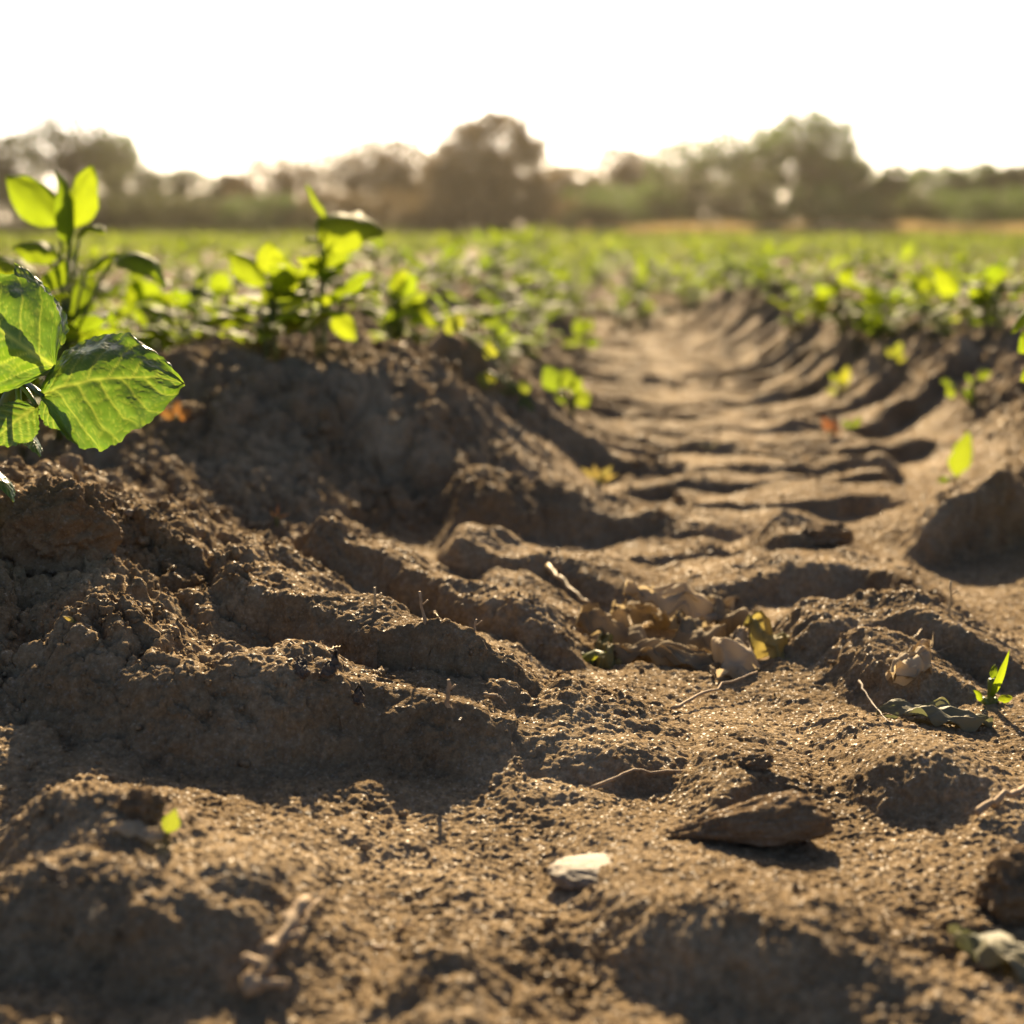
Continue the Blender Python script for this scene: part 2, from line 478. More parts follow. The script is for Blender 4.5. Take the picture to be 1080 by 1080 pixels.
def build_soil():
    ys = [0.45]
    while ys[-1] < 700:
        y = ys[-1]
        k = .0013 if y < 1.7 else .0022 if y < 3 else .004 if y < 12 else .02 if y < 130 else .15
        ys.append(y * (1 + k))
    back = [0.45]; st = .004
    while back[-1] > -6: back.append(back[-1] - st); st *= 1.17
    ys = np.array(back[:0:-1] + ys, np.float32)
    ts = [0.0]; st = .0012
    while ts[-1] < 2.2:
        if ts[-1] > .44: st *= 1.07
        ts.append(ts[-1] + st)
    ts = np.array(ts); ts = np.concatenate([-ts[:0:-1], ts]).astype(np.float32)
    w = np.sqrt(np.maximum(ys, 0) ** 2 + 0.12).astype(np.float32)
    X = w[:, None] * ts[None, :]
    Y = np.broadcast_to(ys[:, None], X.shape)
    Z = ground(X, Y)
    P = np.stack([X, Y, Z], -1).astype(np.float32)
    # push the near surface along its own normal so that clods overhang
    sel = ys < 6
    Q = P[sel]
    du = np.gradient(Q, axis=1); dv = np.gradient(Q, axis=0)
    N = np.cross(du, dv); N /= np.linalg.norm(N, axis=-1, keepdims=True) + 1e-9
    q = Q.reshape(-1, 3)
    amp = (0.0045 * n3(q[:, 0] * 55, q[:, 1] * 55, q[:, 2] * 55, 51) + 0.0024 * n3(q[:, 0] * 130, q[:, 1] * 130, q[:, 2] * 130, 52)
           + 0.0012 * n3(q[:, 0] * 300, q[:, 1] * 300, q[:, 2] * 300, 53))
    slope = (1 - N.reshape(-1, 3)[:, 2])
    q = q + N.reshape(-1, 3) * (amp * (0.13 + 1.1 * np.clip(slope * 1.6, 0, 1)))[:, None]
    P[sel] = q.reshape(Q.shape)
    nr, nc = X.shape
    i = np.arange(nr - 1)[:, None] * nc + np.arange(nc - 1)[None, :]
    quads = np.stack([i, i + 1, i + 1 + nc, i + nc], -1).reshape(-1, 4)
    o = mesh_np('field_soil', P.reshape(-1, 3), quads, None, M_SOIL)
    tag(o, 'brown sandy soil of the potato field with ridges and a tractor wheel track', kind='structure')
    print('soil verts', nr, nc)
    return o
build_soil()

def soil_at(px, py, ymin=.46):
    """first point of the soil on the sight line through a photo pixel"""
    d = ray(px, py); ts = (ymin * np.exp(np.arange(900) * .0028)) / d[1]
    g = ground(d[0] * ts, d[1] * ts); hit = np.nonzero(CAM_H + d[2] * ts < g)[0]
    i = hit[0] if len(hit) else 899
    return np.array([d[0] * ts[i], d[1] * ts[i], float(g[i])])

# ------------------------------------------------------------------ leaves and plants
M_HERO = leaf_material('hero_leaf', (0.040, 0.105, 0.016), (0.125, 0.235, 0.012), 0.54, 0.32, spec=.8, vein=((0.10, 0.15, 0.032), (0.29, 0.36, 0.04)))
M_LEAF = leaf_material('potato_leaf', (0.046, 0.095, 0.014), (0.225, 0.325, 0.012), 0.60, 0.60, spec=.18)
M_ROW = leaf_material('row_leaf', (0.046, 0.092, 0.018), (0.185, 0.275, 0.018), 0.56, 0.62, spec=.15)
M_SEED = leaf_material('seedling_leaf', (0.046, 0.092, 0.018), (0.20, 0.285, 0.018), 0.52, 0.5, spec=.25)
M_LIME = leaf_material('lime_leaf', (0.050, 0.095, 0.014), (0.24, 0.335, 0.014), 0.62, 0.60, spec=.15)  # slightly lighter, more translucent leaf colour for some ridge plants
M_CROP = leaf_material('crop_leaf', (0.050, 0.092, 0.026), (0.19, 0.26, 0.036), 0.55, 0.7, spec=0.08)
M_STEM = leaf_material('green_stem', (0.085, 0.120, 0.030), (0.25, 0.32, 0.05), 0.25, 0.5)
M_PALESTEM = plain_material('hairy_stem', (0.20, 0.20, 0.09), .6)
M_YELLOW = leaf_material('yellow_leaf', (0.10, 0.14, 0.02), (0.27, 0.32, 0.03), 0.5, 0.5)
M_ORANGE = leaf_material('orange_leaf', (0.22, 0.11, 0.035), (0.26, 0.13, 0.035), 0.5, 0.6)
M_DRY = leaf_material('dry_leaf', (0.20, 0.152, 0.095), (0.29, 0.225, 0.125), 0.44, 0.8, vein=((.30, .24, .15), (.40, .31, .17)), spec=.12)
M_DRYPALE = leaf_material('dry_pale_leaf', (0.29, 0.235, 0.16), (0.36, 0.29, 0.18), 0.40, 0.75, vein=((.48, .39, .26), (.56, .44, .25)), spec=.15)
M_DRYGREEN = leaf_material('half_dry_leaf', (0.20, 0.19, 0.075), (0.34, 0.30, 0.08), 0.4, 0.65, spec=.2)
M_GREYLEAF = leaf_material('wilted_grey_leaf', (0.135, 0.145, 0.095), (0.17, 0.19, 0.08), 0.3, 0.6, spec=.2)
M_TWIG = plain_material('twig_bark', (0.27, 0.19, 0.11), .8, .35, 150)
M_STRAW = plain_material('straw', (0.36, 0.26, 0.13), .6, .25, 120)
M_DARKBIT = plain_material('dark_rotten_leaf', (0.075, 0.05, 0.03), .7)
M_PEBBLE = plain_material('pale_pebble', (0.15, 0.12, 0.085), .7, .4, 160, .3)
M_BARK = plain_material('bark', (0.055, 0.042, 0.030), .9, .35, 3, .2, .6, .03)
M_RED = leaf_material('red_leaf', (0.12, 0.06, 0.03), (0.17, 0.075, 0.03), 0.45, 0.6)

VT = np.array([0, .06, .15, .28, .42, .58, .74, .87, .95, 1.0])
WT = np.array([.05, .34, .70, .95, 1.0, .90, .64, .35, .15, .0])

def leaf_local(L, W, nu=4, nv=6, arch=0.12, a1=(0.15, 0.6), a2=(0.15, 0.6), wav=0.0, veins=False, seed=0, crumple=0.0, twist=0.0):
    """leaf along +Y, width X, normal +Z. a1/a2 = (start angle down, extra bend down) of the -X and +X halves"""
    u = np.linspace(-1, 1, nu + 1); v = np.linspace(0, 1, nv + 1)
    U, V = np.meshgrid(u, v)
    w = np.interp(V, VT, WT) * W * .5
    l = np.abs(U) * w
    neg = U < 0
    s0 = np.where(neg, a1[0], a2[0]); kb = np.where(neg, a1[1], a2[1]) / (W * .5)
    kb = np.where(np.abs(kb) < 1e-4, 1e-4, kb)
    X = np.sign(U) * (np.sin(s0 + kb * l) - np.sin(s0)) / kb
    Z = -(np.cos(s0) - np.cos(s0 + kb * l)) / kb
    Y = V * L
    Z = Z + arch * L * 4 * V * (1 - V)
    tone = np.full(U.shape, (seed * 0.371) % 1.0)
    if twist:
        ca, sa = np.cos(twist * V), np.sin(twist * V)
        X, Z = X * ca - Z * sa, X * sa + Z * ca
    if wav:
        Z = Z + wav * W * n2(U * 1.6 + seed, V * 4.5, 5 + seed) * (.25 + np.abs(U))
    if crumple:
        Z = Z + crumple * W * (1.3 * np.abs(n2(U * 1.3 + seed, V * 2.1, 60 + seed)) - .9 * np.abs(n2(U * 2.6 + V, V * 3.6 - U, 61 + seed)) + .5 * n2(U * 1.8, V * 2.2, 62 + seed))
        X = X + crumple * .5 * W * n2(U * 2.0, V * 3.4 + seed, 63 + seed)
    if veins:
        vs = V - .26 * np.abs(U) ** .8 * (1 - .45 * V) - .10 * np.abs(U) ** 3 + .016 * n2(U * 3.1, V * 7, 33 + seed)
        ph = vs * 6.2 + np.where(neg, .0, .45)
        d = np.abs(ph - np.round(ph)) / 6.2 * L
        side = np.exp(-(d / (.00085 * (1.35 - .7 * np.abs(U)))) ** 2) * (vs > -.02)
        mid = np.exp(-(l / (.0016 * (1.25 - V))) ** 2)
        # net of fine veins
        gx, gy = X * 165 + .6 * n2(X * 200, Y * 200, 2), Y * 165 + .6 * n2(X * 200, Y * 200, 3)
        f1, f2, rv = worley(gx + 50, gy + 50, 71 + seed)
        net = np.exp(-((f2 - f1) / .10) ** 2)
        tone = np.clip(np.maximum(np.maximum(mid, .80 * side), .40 * net) + .10 * n2(X * 70, Y * 70, 8 + seed), 0, 1)
        puff = np.clip(d / (.006), 0, 1) ** .7 * np.clip(l / .006, 0, 1)
        Z = Z + .0022 * puff * (0.6 + .5 * n2(X * 60, Y * 60, 9 + seed)) - .0006 * net + .0018 * n2(X * 45, Y * 45, 12 + seed)
        # slightly uneven margin
        e = np.abs(U) ** 10
        X = X + e * .0018 * n2(V * 26, U, 15 + seed); Y = Y + e * .0015 * n2(V * 30, U, 16 + seed)
    P = np.stack([X, Y, Z], -1).reshape(-1, 3)
    nc = nu + 1
    i = np.arange(nv)[:, None] * nc + np.arange(nu)[None, :]
    q = np.stack([i, i + 1, i + 1 + nc, i + nc], -1).reshape(-1, 4)
    return P, q, tone.ravel()

def frame(d, n):
    d = np.asarray(d, float); d = d / (np.linalg.norm(d) + 1e-12)
    n = np.asarray(n, float); n = n - d * n.dot(d); n = n / (np.linalg.norm(n) + 1e-12)
    return np.stack([np.cross(d, n), d, n])      # rows X, Y, Z

def put_leaf(mb, base, tip, n, W, **kw):
    base, tip = np.asarray(base, float), np.asarray(tip, float)
    L = np.linalg.norm(tip - base)
    P, q, t = leaf_local(L, W, **kw)
    mb.add(base + P @ frame(tip - base, n), q, a=t)

def plant_geometry(rng, H, Rr, nst=3, per=5, nu=4, nv=5, lean=0.25, big=1.0, stem=True):
    """leafy potato plant at the origin: (stem builder, foliage builder)"""
    st, fo = MB(), MB()
    ga = rng.uniform(0, 6.28); sd = rng.randint(0, 40)
    for k in range(nst):
        az = ga + k * 2.4; r0 = rng.uniform(0, .012)
        h = H * (1 if k == 0 else rng.uniform(.55, .92))
        b = np.array([r0 * math.cos(az), r0 * math.sin(az), -.015])
        top = np.array([math.cos(az) * Rr * lean * rng.uniform(.3, 1.3), math.sin(az) * Rr * lean * rng.uniform(.3, 1.3), h * .86])
        sp = curve_pts(b, (b + top) / 2 + np.array([0, 0, h * .15]), top, 6)
        if stem: tube(st, sp, np.linspace(.0042, .0022, 6) * (H / .14) ** .5, 5, .3)
        for j in range(per):
            t = .22 + .78 * (j + .6) / per
            p = sp[0] + (sp[-1] - sp[0]) * t
            p = np.array([np.interp(t, np.linspace(0, 1, 6), sp[:, c]) for c in range(3)])
            ga += 2.399 + rng.uniform(-.4, .4)
            el = rng.uniform(.05, .5) + .75 * t ** 3
            ll = Rr * rng.uniform(.6, 1.1) * (1 - .45 * t)
            d = np.array([math.cos(ga) * math.cos(el), math.sin(ga) * math.cos(el), math.sin(el)])
            e = p + d * ll * .55
            if stem: tube(st, np.array([p, (p + e) / 2 + [0, 0, .12 * ll], e]), .0014 * (H / .14) ** .5, 4, .5)
            L = big * (.055 * rng.uniform(.75, 1.2)) * (1 - .2 * t) * (H / .14) ** .35
            dd = d + np.array([0, 0, rng.uniform(-.75, .25)])
            dd /= np.linalg.norm(dd)
            up = np.array([rng.uniform(-.35, .35), rng.uniform(-.35, .35), 1.0]) - .25 * d
            sd += 1
            kw = dict(nu=nu, nv=nv, arch=rng.uniform(.05, .2), a1=(rng.uniform(-.3, .25), .5), a2=(rng.uniform(-.3, .25), .5), wav=.12, seed=sd)
            put_leaf(fo, e, e + dd * L, up, L * .66, **kw)
            X = np.cross(dd, up); X /= np.linalg.norm(X)
            for sgn in (-1, 1):
                q = p + (e - p) * rng.uniform(.6, .85)
                ld = sgn * X * .85 + dd * .5; ld /= np.linalg.norm(ld)
                sd += 1
                kw = dict(nu=max(2, nu - 1), nv=max(2, nv - 1), arch=.12, a1=(0, .4), a2=(0, .4), seed=sd)
                l2 = L * rng.uniform(.5, .72)
                put_leaf(fo, q, q + ld * l2, up, l2 * .68, **kw)
    return st, fo

def plant(name, label, cat, loc, st, fo, group=None, mat=None, rz=0, stem_mat=None):
    r = empty(name, loc, rz); tag(r, label, cat, group)
    if st and st.n: st.build('stem', stem_mat or M_STEM, r)
    if fo and fo.n: fo.build('foliage', mat or M_LEAF, r)
    return r

# --- the big leaves of the sharp plant at the left edge
def hero_plant():
    bx, by = -0.405, 1.04
    z0 = gz(bx, by)
    root = empty('potato_plant', (bx, by, z0))
    tag(root, 'large sharp potato plant with broad veined leaves at the left edge', 'plant')
    o = np.array([bx, by, z0])
    def P(px, py, Y): return np.array(at_y(px, py, Y)) - o
    fork = P(18, 402, 1.02)
    fork2 = P(-14, 380, 1.03)
    sb = MB()
    tube(sb, curve_pts((0, 0, -.02), (fork * .5 + np.array([-.01, 0, .02])), fork, 9), np.linspace(.0065, .0045, 9), 10, .3)
    tube(sb, curve_pts(fork, (fork + fork2) / 2, fork2, 5), .0035, 8, .4)
    sb.build('stem', M_STEM, root)
    def leaf(base, tip, n, W, lab=None, hi=True, mat=M_HERO, petiole=fork, **kw):
        mb = MB()
        put_leaf(mb, P(*base), P(*tip), n, W, nu=64 if hi else 30, nv=84 if hi else 40, veins=True, **kw)
        b = P(*base)
        if petiole is not None:
            tube(mb, curve_pts(petiole, (petiole + b) / 2 + np.array([0, 0, .004]), b, 6), np.linspace(.0026, .0017, 6), 7, .55)
        ob = mb.build('leaf', mat, root)
        if lab: ob['label'] = lab
    # broad leaf reaching into the picture: near half hangs towards the camera, far half curls over the top
    leaf((44, 417, .985), (194, 404, 1.0), (-.10, -.80, .60), .104, 'broad veined leaf glowing yellow green', arch=.15, a1=(.04, .58), a2=(.05, .25), wav=.05, seed=1)
    leaf((58, 388, 1.0), (-80, 300, 1.0), (.20, -.92, .28), .092, 'upright dark green leaf with a rounded edge', arch=.12, a1=(.05, .35), a2=(.08, .45), wav=.05, seed=2)
    leaf((64, 364, 1.035), (14, 278, 1.045), (.75, -.45, .45), .042, 'pale rimmed leaf standing behind', arch=.10, a1=(.0, .5), a2=(.1, .5), wav=.05, seed=3, hi=False)
    leaf((46, 418, .985), (80, 455, .975), (-.1, -.8, .55), .026, arch=.06, a1=(.1, .4), a2=(.1, .4), seed=4, hi=False)
    leaf((38, 428, 1.0), (-12, 470, .99), (.2, -.8, .5), .036, arch=.08, a1=(.1, .3), a2=(.1, .3), seed=5, hi=False)
    leaf((22, 448, 1.01), (41, 483, .99), (.55, -.1, .9), .020, 'small pale drooping leaf', arch=.1, a1=(.2, .5), a2=(.2, .5), seed=6, hi=False, mat=M_HERO)
    leaf((-22, 486, 1.0), (15, 529, .98), (.6, -.1, .8), .024, arch=.12, a1=(.2, .5), a2=(.2, .5), seed=7, hi=False, petiole=np.array([0, 0, .04]))
hero_plant()

# --- blurred plants with a shape of their own on the left ridge
def special_plant(label, bpx, Y, zb, H, Rr, leaves, seed, nst=3, per=5, big=1.0, mat=None, lift=0.0):
    w = at_y(bpx, 300, Y)
    z = gz(w.x, Y)
    rng = random.Random(seed)
    st, fo = plant_geometry(rng, H, Rr, nst, per, 5, 7, big=big)
    o = np.array([w.x, Y, z])
    for k, (b, t, n, W, kw) in enumerate(leaves):
        bb = np.array(at_y(b[0], b[1], Y + (b[2] if len(b) > 2 else 0))) - o
        tt = np.array(at_y(t[0], t[1], Y + (t[2] if len(t) > 2 else 0))) - o
        put_leaf(fo, bb, tt, n, W, nu=10, nv=14, wav=.1, seed=20 + k + seed, **kw)
        tube(st, curve_pts((0, 0, H * .35), (bb[0] * .3, bb[1] * .3, bb[2] * .7), bb, 6), .0022, 5, .5)
    return plant('potato_plant', label, 'plant', (w.x, Y, z), st, fo, mat=mat)

special_plant('tall blurred potato plant with upright leaves behind the sharp leaf', 62, 1.72, .16, .17, .13, [
    ((64, 236), (6, 184), (.2, -.85, .5), .058, dict(arch=.1)),
    ((76, 240), (97, 174), (-.2, -.9, .3), .052, dict(arch=.08)),
    ((72, 262), (58, 180, -.03), (.75, -.3, .5), .05, dict(arch=.15)),
    ((62, 270), (12, 262), (.1, -.7, .7), .045, dict(arch=.15)),
    ((84, 250), (112, 246, -.04), (0, -.5, .8), .035, dict(arch=.2)),
    ((120, 272), (176, 305, -.02), (.35, -.55, .75), .052, dict(arch=.28)),
    ((90, 290), (128, 268), (0, -.4, .9), .03, dict(arch=.15)),
    ((40, 300), (-20, 275), (.1, -.6, .8), .05, dict(arch=.2))], 5, 4, 8, 1.4)
special_plant('bushy potato plant on the ridge left of the plant with a raised tip', 288, 2.02, .18, .125, .085, [
    ((280, 300), (238, 266), (.1, -.7, .6), .05, dict(arch=.15)),
    ((285, 290), (283, 254), (0, -.9, .2), .045, dict(arch=.1)),
    ((292, 330), (272, 362), (0, -.9, .4), .035, dict(arch=.1))], 8, 3, 5, 1.3, mat=M_LIME)
special_plant('tall potato plant on the ridge with a narrow raised leaf tip', 340, 1.98, .18, .13, .09, [
    ((344, 232), (324, 192), (-.8, -.3, .5), .022, dict(arch=.12)),
    ((334, 232), (405, 248, -.02), (.05, -.62, .78), .10, dict(arch=.14, a1=(.25, .6), a2=(.35, .6))),
    ((344, 255), (314, 252), (0, -.2, .95), .02, dict(arch=.1)),
    ((340, 290), (365, 262), (0, -.9, .4), .04, dict(arch=.1)),
    ((352, 330), (375, 360), (0, -.9, .4), .035, dict(arch=.1))], 13, 3, 5, 1.35, mat=M_LIME)
special_plant('spreading potato plant with long arching stem above the mound', 425, 2.55, .18, .12, .12, [
    ((432, 318), (462, 348), (.3, -.6, .7), .045, dict(arch=.2)),
    ((420, 325), (400, 352), (0, -.8, .4), .035, dict(arch=.1))], 17, 4, 6, 1.1, mat=M_LIME)
special_plant('pale green potato plant at the end of the mound beside the wheel track', 478, 2.75, .16, .11, .10, [], 19, 4, 5)
special_plant('dark leafy potato plant on the right ridge with leaves over the crest', 1048, 2.75, .15, .12, .11, [
    ((1010, 310), (985, 280), (0, -.8, .5), .06, dict(arch=.1)),
    ((1040, 318), (1085, 300, -.05), (0, -.3, .9), .07, dict(arch=.2))], 23, 3, 5, 1.15)
special_plant('bright lime potato plant on the near crest of the right ridge', 930, 3.05, .15, .11, .11, [
    ((925, 325), (915, 352), (0, -.9, .3), .05, dict(arch=.1)),
    ((985, 325), (1005, 340), (0, -.9, .3), .05, dict(arch=.1))], 29, 4, 5, 1.15)
special_plant('potato plant at the right edge with one pale folded leaf', 1150, 1.5, .1, .13, .05, [
    ((1098, 318), (1066, 352), (-.75, -.3, .55), .030, dict(arch=.12, a1=(.3, .6), a2=(.3, .6))),
    ((1100, 350), (1074, 372), (.1, -.9, .3), .03, dict(arch=.1)),
    ((1100, 385), (1076, 402), (.1, -.9, .3), .02, dict(arch=.1))], 31, 1, 3)

for _k, (_px, _Y, _s) in enumerate([(985, 2.95, 'lush potato plant between the lime and the dark plants of the right ridge'), (890, 3.35, 'lush potato plant left of the bright lime plant on the right ridge'), (1025, 3.5, 'lush potato plant just behind the dark plant on the right ridge'), (835, 3.75, 'lush potato plant where the right bank meets the field'),
                       (128, 2.35, 'small potato plant behind the broad sharp leaf on the left ridge'), (176, 2.6, 'small potato plant left of the pair on the ridge, lower one'),
                       (214, 2.9, 'small potato plant half hidden left of the bushy ridge plant'), (250, 3.2, 'low potato plant just behind the bushy ridge plant'),
                       (192, 2.35, 'small potato plant at the left foot of the ridge beside the bushy plant'), (232, 2.6, 'small potato plant leaning out left of the bushy ridge plant'), (150, 3.1, 'low potato plant farther behind the broad sharp leaf'), (95, 2.9, 'low potato plant behind the tall blurred plant')]):
    special_plant(_s, _px, _Y, 0, .13, .11, [], 50 + _k, 3, 5, 1.3, mat=M_LIME if _k < 4 else None)

# --- seedlings in and beside the wheel track
def seedling(name, label, cat, bpx, bpy_, zg, leaves, mat=M_SEED, stem_mat=None, rad=.0022, nu=8, nv=10):
    """leaves: (base px, tip px, width in px, facing)"""
    o = soil_at(bpx, bpy_); Y = o[1]; st, fo = MB(), MB()
    for k, (b, t, wp, n) in enumerate(leaves):
        bb = np.array(at_y(*b, Y)) - o; tt = np.array(at_y(*t, Y + (.01 if k % 2 else -.01))) - o
        put_leaf(fo, bb, tt, n, wp / FPX * Y, nu=nu, nv=nv, arch=.12, a1=(.1, .5), a2=(.1, .5), wav=.1, seed=int(bpx) + k)
        tube(st, curve_pts((0, 0, -.01), (bb[0] * .25, 0, bb[2] * .6), bb, 6), rad, 5, .4)
    return plant(name, label, cat, tuple(o), st, fo, mat=mat, stem_mat=stem_mat)

F = (0, -.9, .45)
seedling('potato_seedling', 'lanky yellow green seedling arching over the left edge of the track', 'seedling', 545, 428, .05, [
    ((482, 350), (470, 335), 22, F), ((520, 362), (512, 378), 20, F), ((515, 392), (510, 410), 22, F), ((534, 412), (522, 424), 16, F), ((550, 418), (566, 444), 20, F), ((545, 412), (560, 405), 18, F), ((478, 345), (490, 332), 18, F)], M_YELLOW)
seedling('potato_seedling', 'small green seedling right of the arching seedling in the track', 'seedling', 604, 438, .04, [
    ((588, 412), (574, 386), 26, F), ((595, 410), (600, 388), 20, F), ((608, 412), (620, 430), 22, F), ((598, 420), (580, 426), 14, F), ((604, 415), (612, 398), 16, F)])
seedling('potato_seedling', 'tiny green seedling farther up the left side of the track', 'seedling', 618, 372, .03, [
    ((616, 352), (606, 336), 18, F), ((616, 350), (624, 336), 14, F), ((618, 360), (634, 362), 14, F), ((616, 358), (592, 364), 10, F)])
seedling('weed_tuft', 'short dull green weed tuft standing on a soil bar in the track', 'weed', 632, 512, .03, [
    ((628, 505), (612, 493), 7, F), ((630, 505), (626, 490), 8, F), ((634, 505), (646, 491), 8, F), ((632, 506), (638, 494), 8, F), ((632, 508), (652, 500), 6, F)], M_DRYGREEN)
seedling('potato_seedling', 'two paired lime leaflets of a seedling on the right track shoulder', 'seedling', 1026, 430, .07, [
    ((1030, 396), (1046, 394), 13, F), ((1020, 408), (1022, 424), 16, F), ((1004, 405), (992, 402), 12, F), ((1000, 408), (1006, 420), 12, F), ((1026, 402), (1018, 396), 10, F)])
seedling('potato_seedling', 'single upright bright leaf on the right side of the track', 'seedling', 1008, 506, .05, [
    ((1008, 502), (1020, 454), 30, (.25, -.9, .2)), ((1000, 504), (988, 510), 9, F)])
seedling('potato_seedling', 'faint yellow seedling at the foot of the right ridge', 'seedling', 884, 418, .04, [
    ((888, 408), (894, 385), 12, F), ((882, 410), (872, 414), 10, F), ((886, 408), (892, 402), 11, F), ((884, 404), (874, 392), 8, F)], M_YELLOW)
seedling('weed_tuft', 'small yellowish weed below the lime plants of the right ridge', 'weed', 944, 385, .06, [
    ((944, 376), (950, 360), 11, F), ((942, 376), (934, 366), 9, F), ((944, 380), (956, 376), 9, F)], M_YELLOW)
seedling('red_weed', 'little red leaved weed on the right half of the track', 'weed', 876, 460, .02, [
    ((875, 454), (868, 440), 10, F), ((877, 454), (880, 442), 10, F), ((878, 456), (886, 452), 8, F)], M_RED)
seedling('green_weed', 'small green weed beside the red leaved weed', 'weed', 898, 456, .02, [
    ((897, 450), (888, 444), 8, F), ((899, 450), (908, 440), 8, F)])
seedling('green_weed', 'tiny flat weed in the middle of the wheel track', 'weed', 748, 474, .01, [
    ((746, 472), (736, 468), 6, (0, -.4, .9)), ((749, 472), (758, 467), 6, (0, -.4, .9))], M_DRYGREEN)
seedling('red_weed', 'slender reddish sprout with thin leaves on the left shoulder', 'weed', 292, 556, .09, [
    ((291, 546), (284, 538), 3, F), ((292, 545), (294, 530), 4, F), ((293, 547), (306, 542), 4, F)], M_ORANGE, rad=.0011)
seedling('cut_sprout', 'thick green sprout with cut tip and tiny leaves at the right edge', 'sprout', 1045, 742, .03, [
    ((1044, 738), (1065, 684), 9, (0, -.7, .6)), ((1046, 716), (1050, 700), 9, F), ((1036, 738), (1026, 728), 11, F), ((1052, 738), (1068, 736), 10, F)], M_LEAF, rad=.0028)
seedling('yellow_sprout', 'small yellow green leaf held upright beside a pale husk', 'sprout', 178, 884, .035, [
    ((177, 878), (186, 852), 22, (.2, -.9, .3)), ((176, 880), (150, 886), 7, F)], M_YELLOW, rad=.0010)
seedling('yellow_sprout', 'curled yellow green leaf scrap beside the dry leaf heap', 'sprout', 622, 698, .02, [
    ((610, 697), (640, 688), 16, (0, -.5, .8)), ((628, 696), (600, 690), 13, (0, -.6, .7))], M_YELLOW, rad=.0010)
seedling('green_weed', 'tiny green weed hidden among crumbs on the left slope', 'weed', 78, 660, .07, [
    ((78, 655), (66, 650), 6, F), ((79, 655), (90, 652), 7, F)], M_DRYGREEN, rad=.0009)
seedling('orange_leaf', 'withered orange leaf hanging below the broad sharp leaf', 'leaf', 186, 446, .09, [
    ((184, 440), (166, 430), 13, F), ((186, 438), (188, 421), 9, F), ((188, 440), (204, 432), 14, F)], M_ORANGE)

# ------------------------------------------------------------------ the rows of potato plants
ORD = ['first', 'second', 'third', 'fourth', 'fifth', 'sixth', 'seventh', 'eighth', 'ninth', 'tenth', 'eleventh', 'twelfth', 'thirteenth',
       'fourteenth', 'fifteenth', 'sixteenth', 'seventeenth', 'eighteenth', 'nineteenth', 'twentieth']
TENS = ['twenty', 'thirty', 'forty', 'fifty', 'sixty', 'seventy']
def ordinal(k):
    if k < 20: return ORD[k]
    t, u = divmod(k + 1, 10)
    return (TENS[t - 2] + '-' + ORD[u - 1]) if u else TENS[t - 2][:-1] + 'ieth'

rr = np.random.RandomState(21)
cand = []
for side in (-1, 1):
    for k in range(80):
        c = -(LCREST + ROW * k) if side < 0 else (RCREST + ROW * k)
        y = 1.9 + rr.uniform(0, .2) if (k > 0) else (2.45 if side < 0 else 2.75)
        while y < 100:
            yy = y + rr.uniform(-.07, .07)
            cc = c * float(np.interp(yy, [2.3, 5.0, 6.5, 8], [1, .66, .66, 1])) if k == 0 else c
            x = xc(yy) + cc + rr.uniform(-.13, .13) * (1.0 if yy > 3.5 or k else .5)
            if abs(x) < .47 * yy and rr.rand() > (.5 if side < 0 and yy < 4.2 else .06): cand.append((yy, x, side, k, rr.uniform(.78, 1.12), rr.uniform(0, 6.28)))
            y += .13
y = 2.95
while y < 5.6:
    cand.append((y, xc(y) - .42 + .03 * (y - 3) + rr.uniform(-.07, .07), -1, 0, rr.uniform(.7, 1.0), rr.uniform(0, 6.28))); y += .17
y = 5.2
while y < 100:
    for c in ((-.34, .02, .30) if y < 6.0 else (-.48, -.22, .04, .30)):
        cand.append((y, xc(y) + c + rr.uniform(-.12, .12), 1, 99, rr.uniform(.8, 1.15), rr.uniform(0, 6.28)))
    y += .2
cand.sort()
near_p, far_p = cand[:285], cand[285:]
protos = []
for i in range(7):
    rng = random.Random(100 + i)
    st, fo = plant_geometry(rng, rng.uniform(.105, .135), rng.uniform(.10, .135), rng.choice([2, 3, 3]), rng.choice([4, 5]), 3, 4, big=1.12)
    r = empty('potato_plant', (0, 0, 0))
    protos.append((r, st.build('stem', M_STEM, r), fo.build('foliage', M_ROW, r)))
used = set()
zs = ground(np.array([c[1] for c in near_p]), np.array([c[0] for c in near_p]))
rowcount = {}
for (y, x, side, k, sc, rz), z in zip(near_p, zs):
    pi = rr.randint(0, 7)
    root, s_, f_ = protos[pi]
    if pi in used:
        root2 = root.copy(); COL.objects.link(root2)
        for ch in (s_, f_):
            c = ch.copy(); COL.objects.link(c); c.parent = root2
        root = root2
    used.add(pi)
    root.location = (x, y, float(z) - .004); root.rotation_euler = (0, 0, rz); root.scale = (sc, sc, sc)
    n = rowcount.get((side, k), 0); rowcount[(side, k)] = n + 1
    if k == 99: tag(root, '%s potato plant where the crop closes over the far end of the wheel track' % ordinal(n), 'plant', 'potato plants in the field rows')
    else: tag(root, '%s potato plant along the %s ridge row to the %s of the wheel track' % (ordinal(n), ordinal(k), 'left' if side < 0 else 'right'), 'plant', 'potato plants in the field rows')

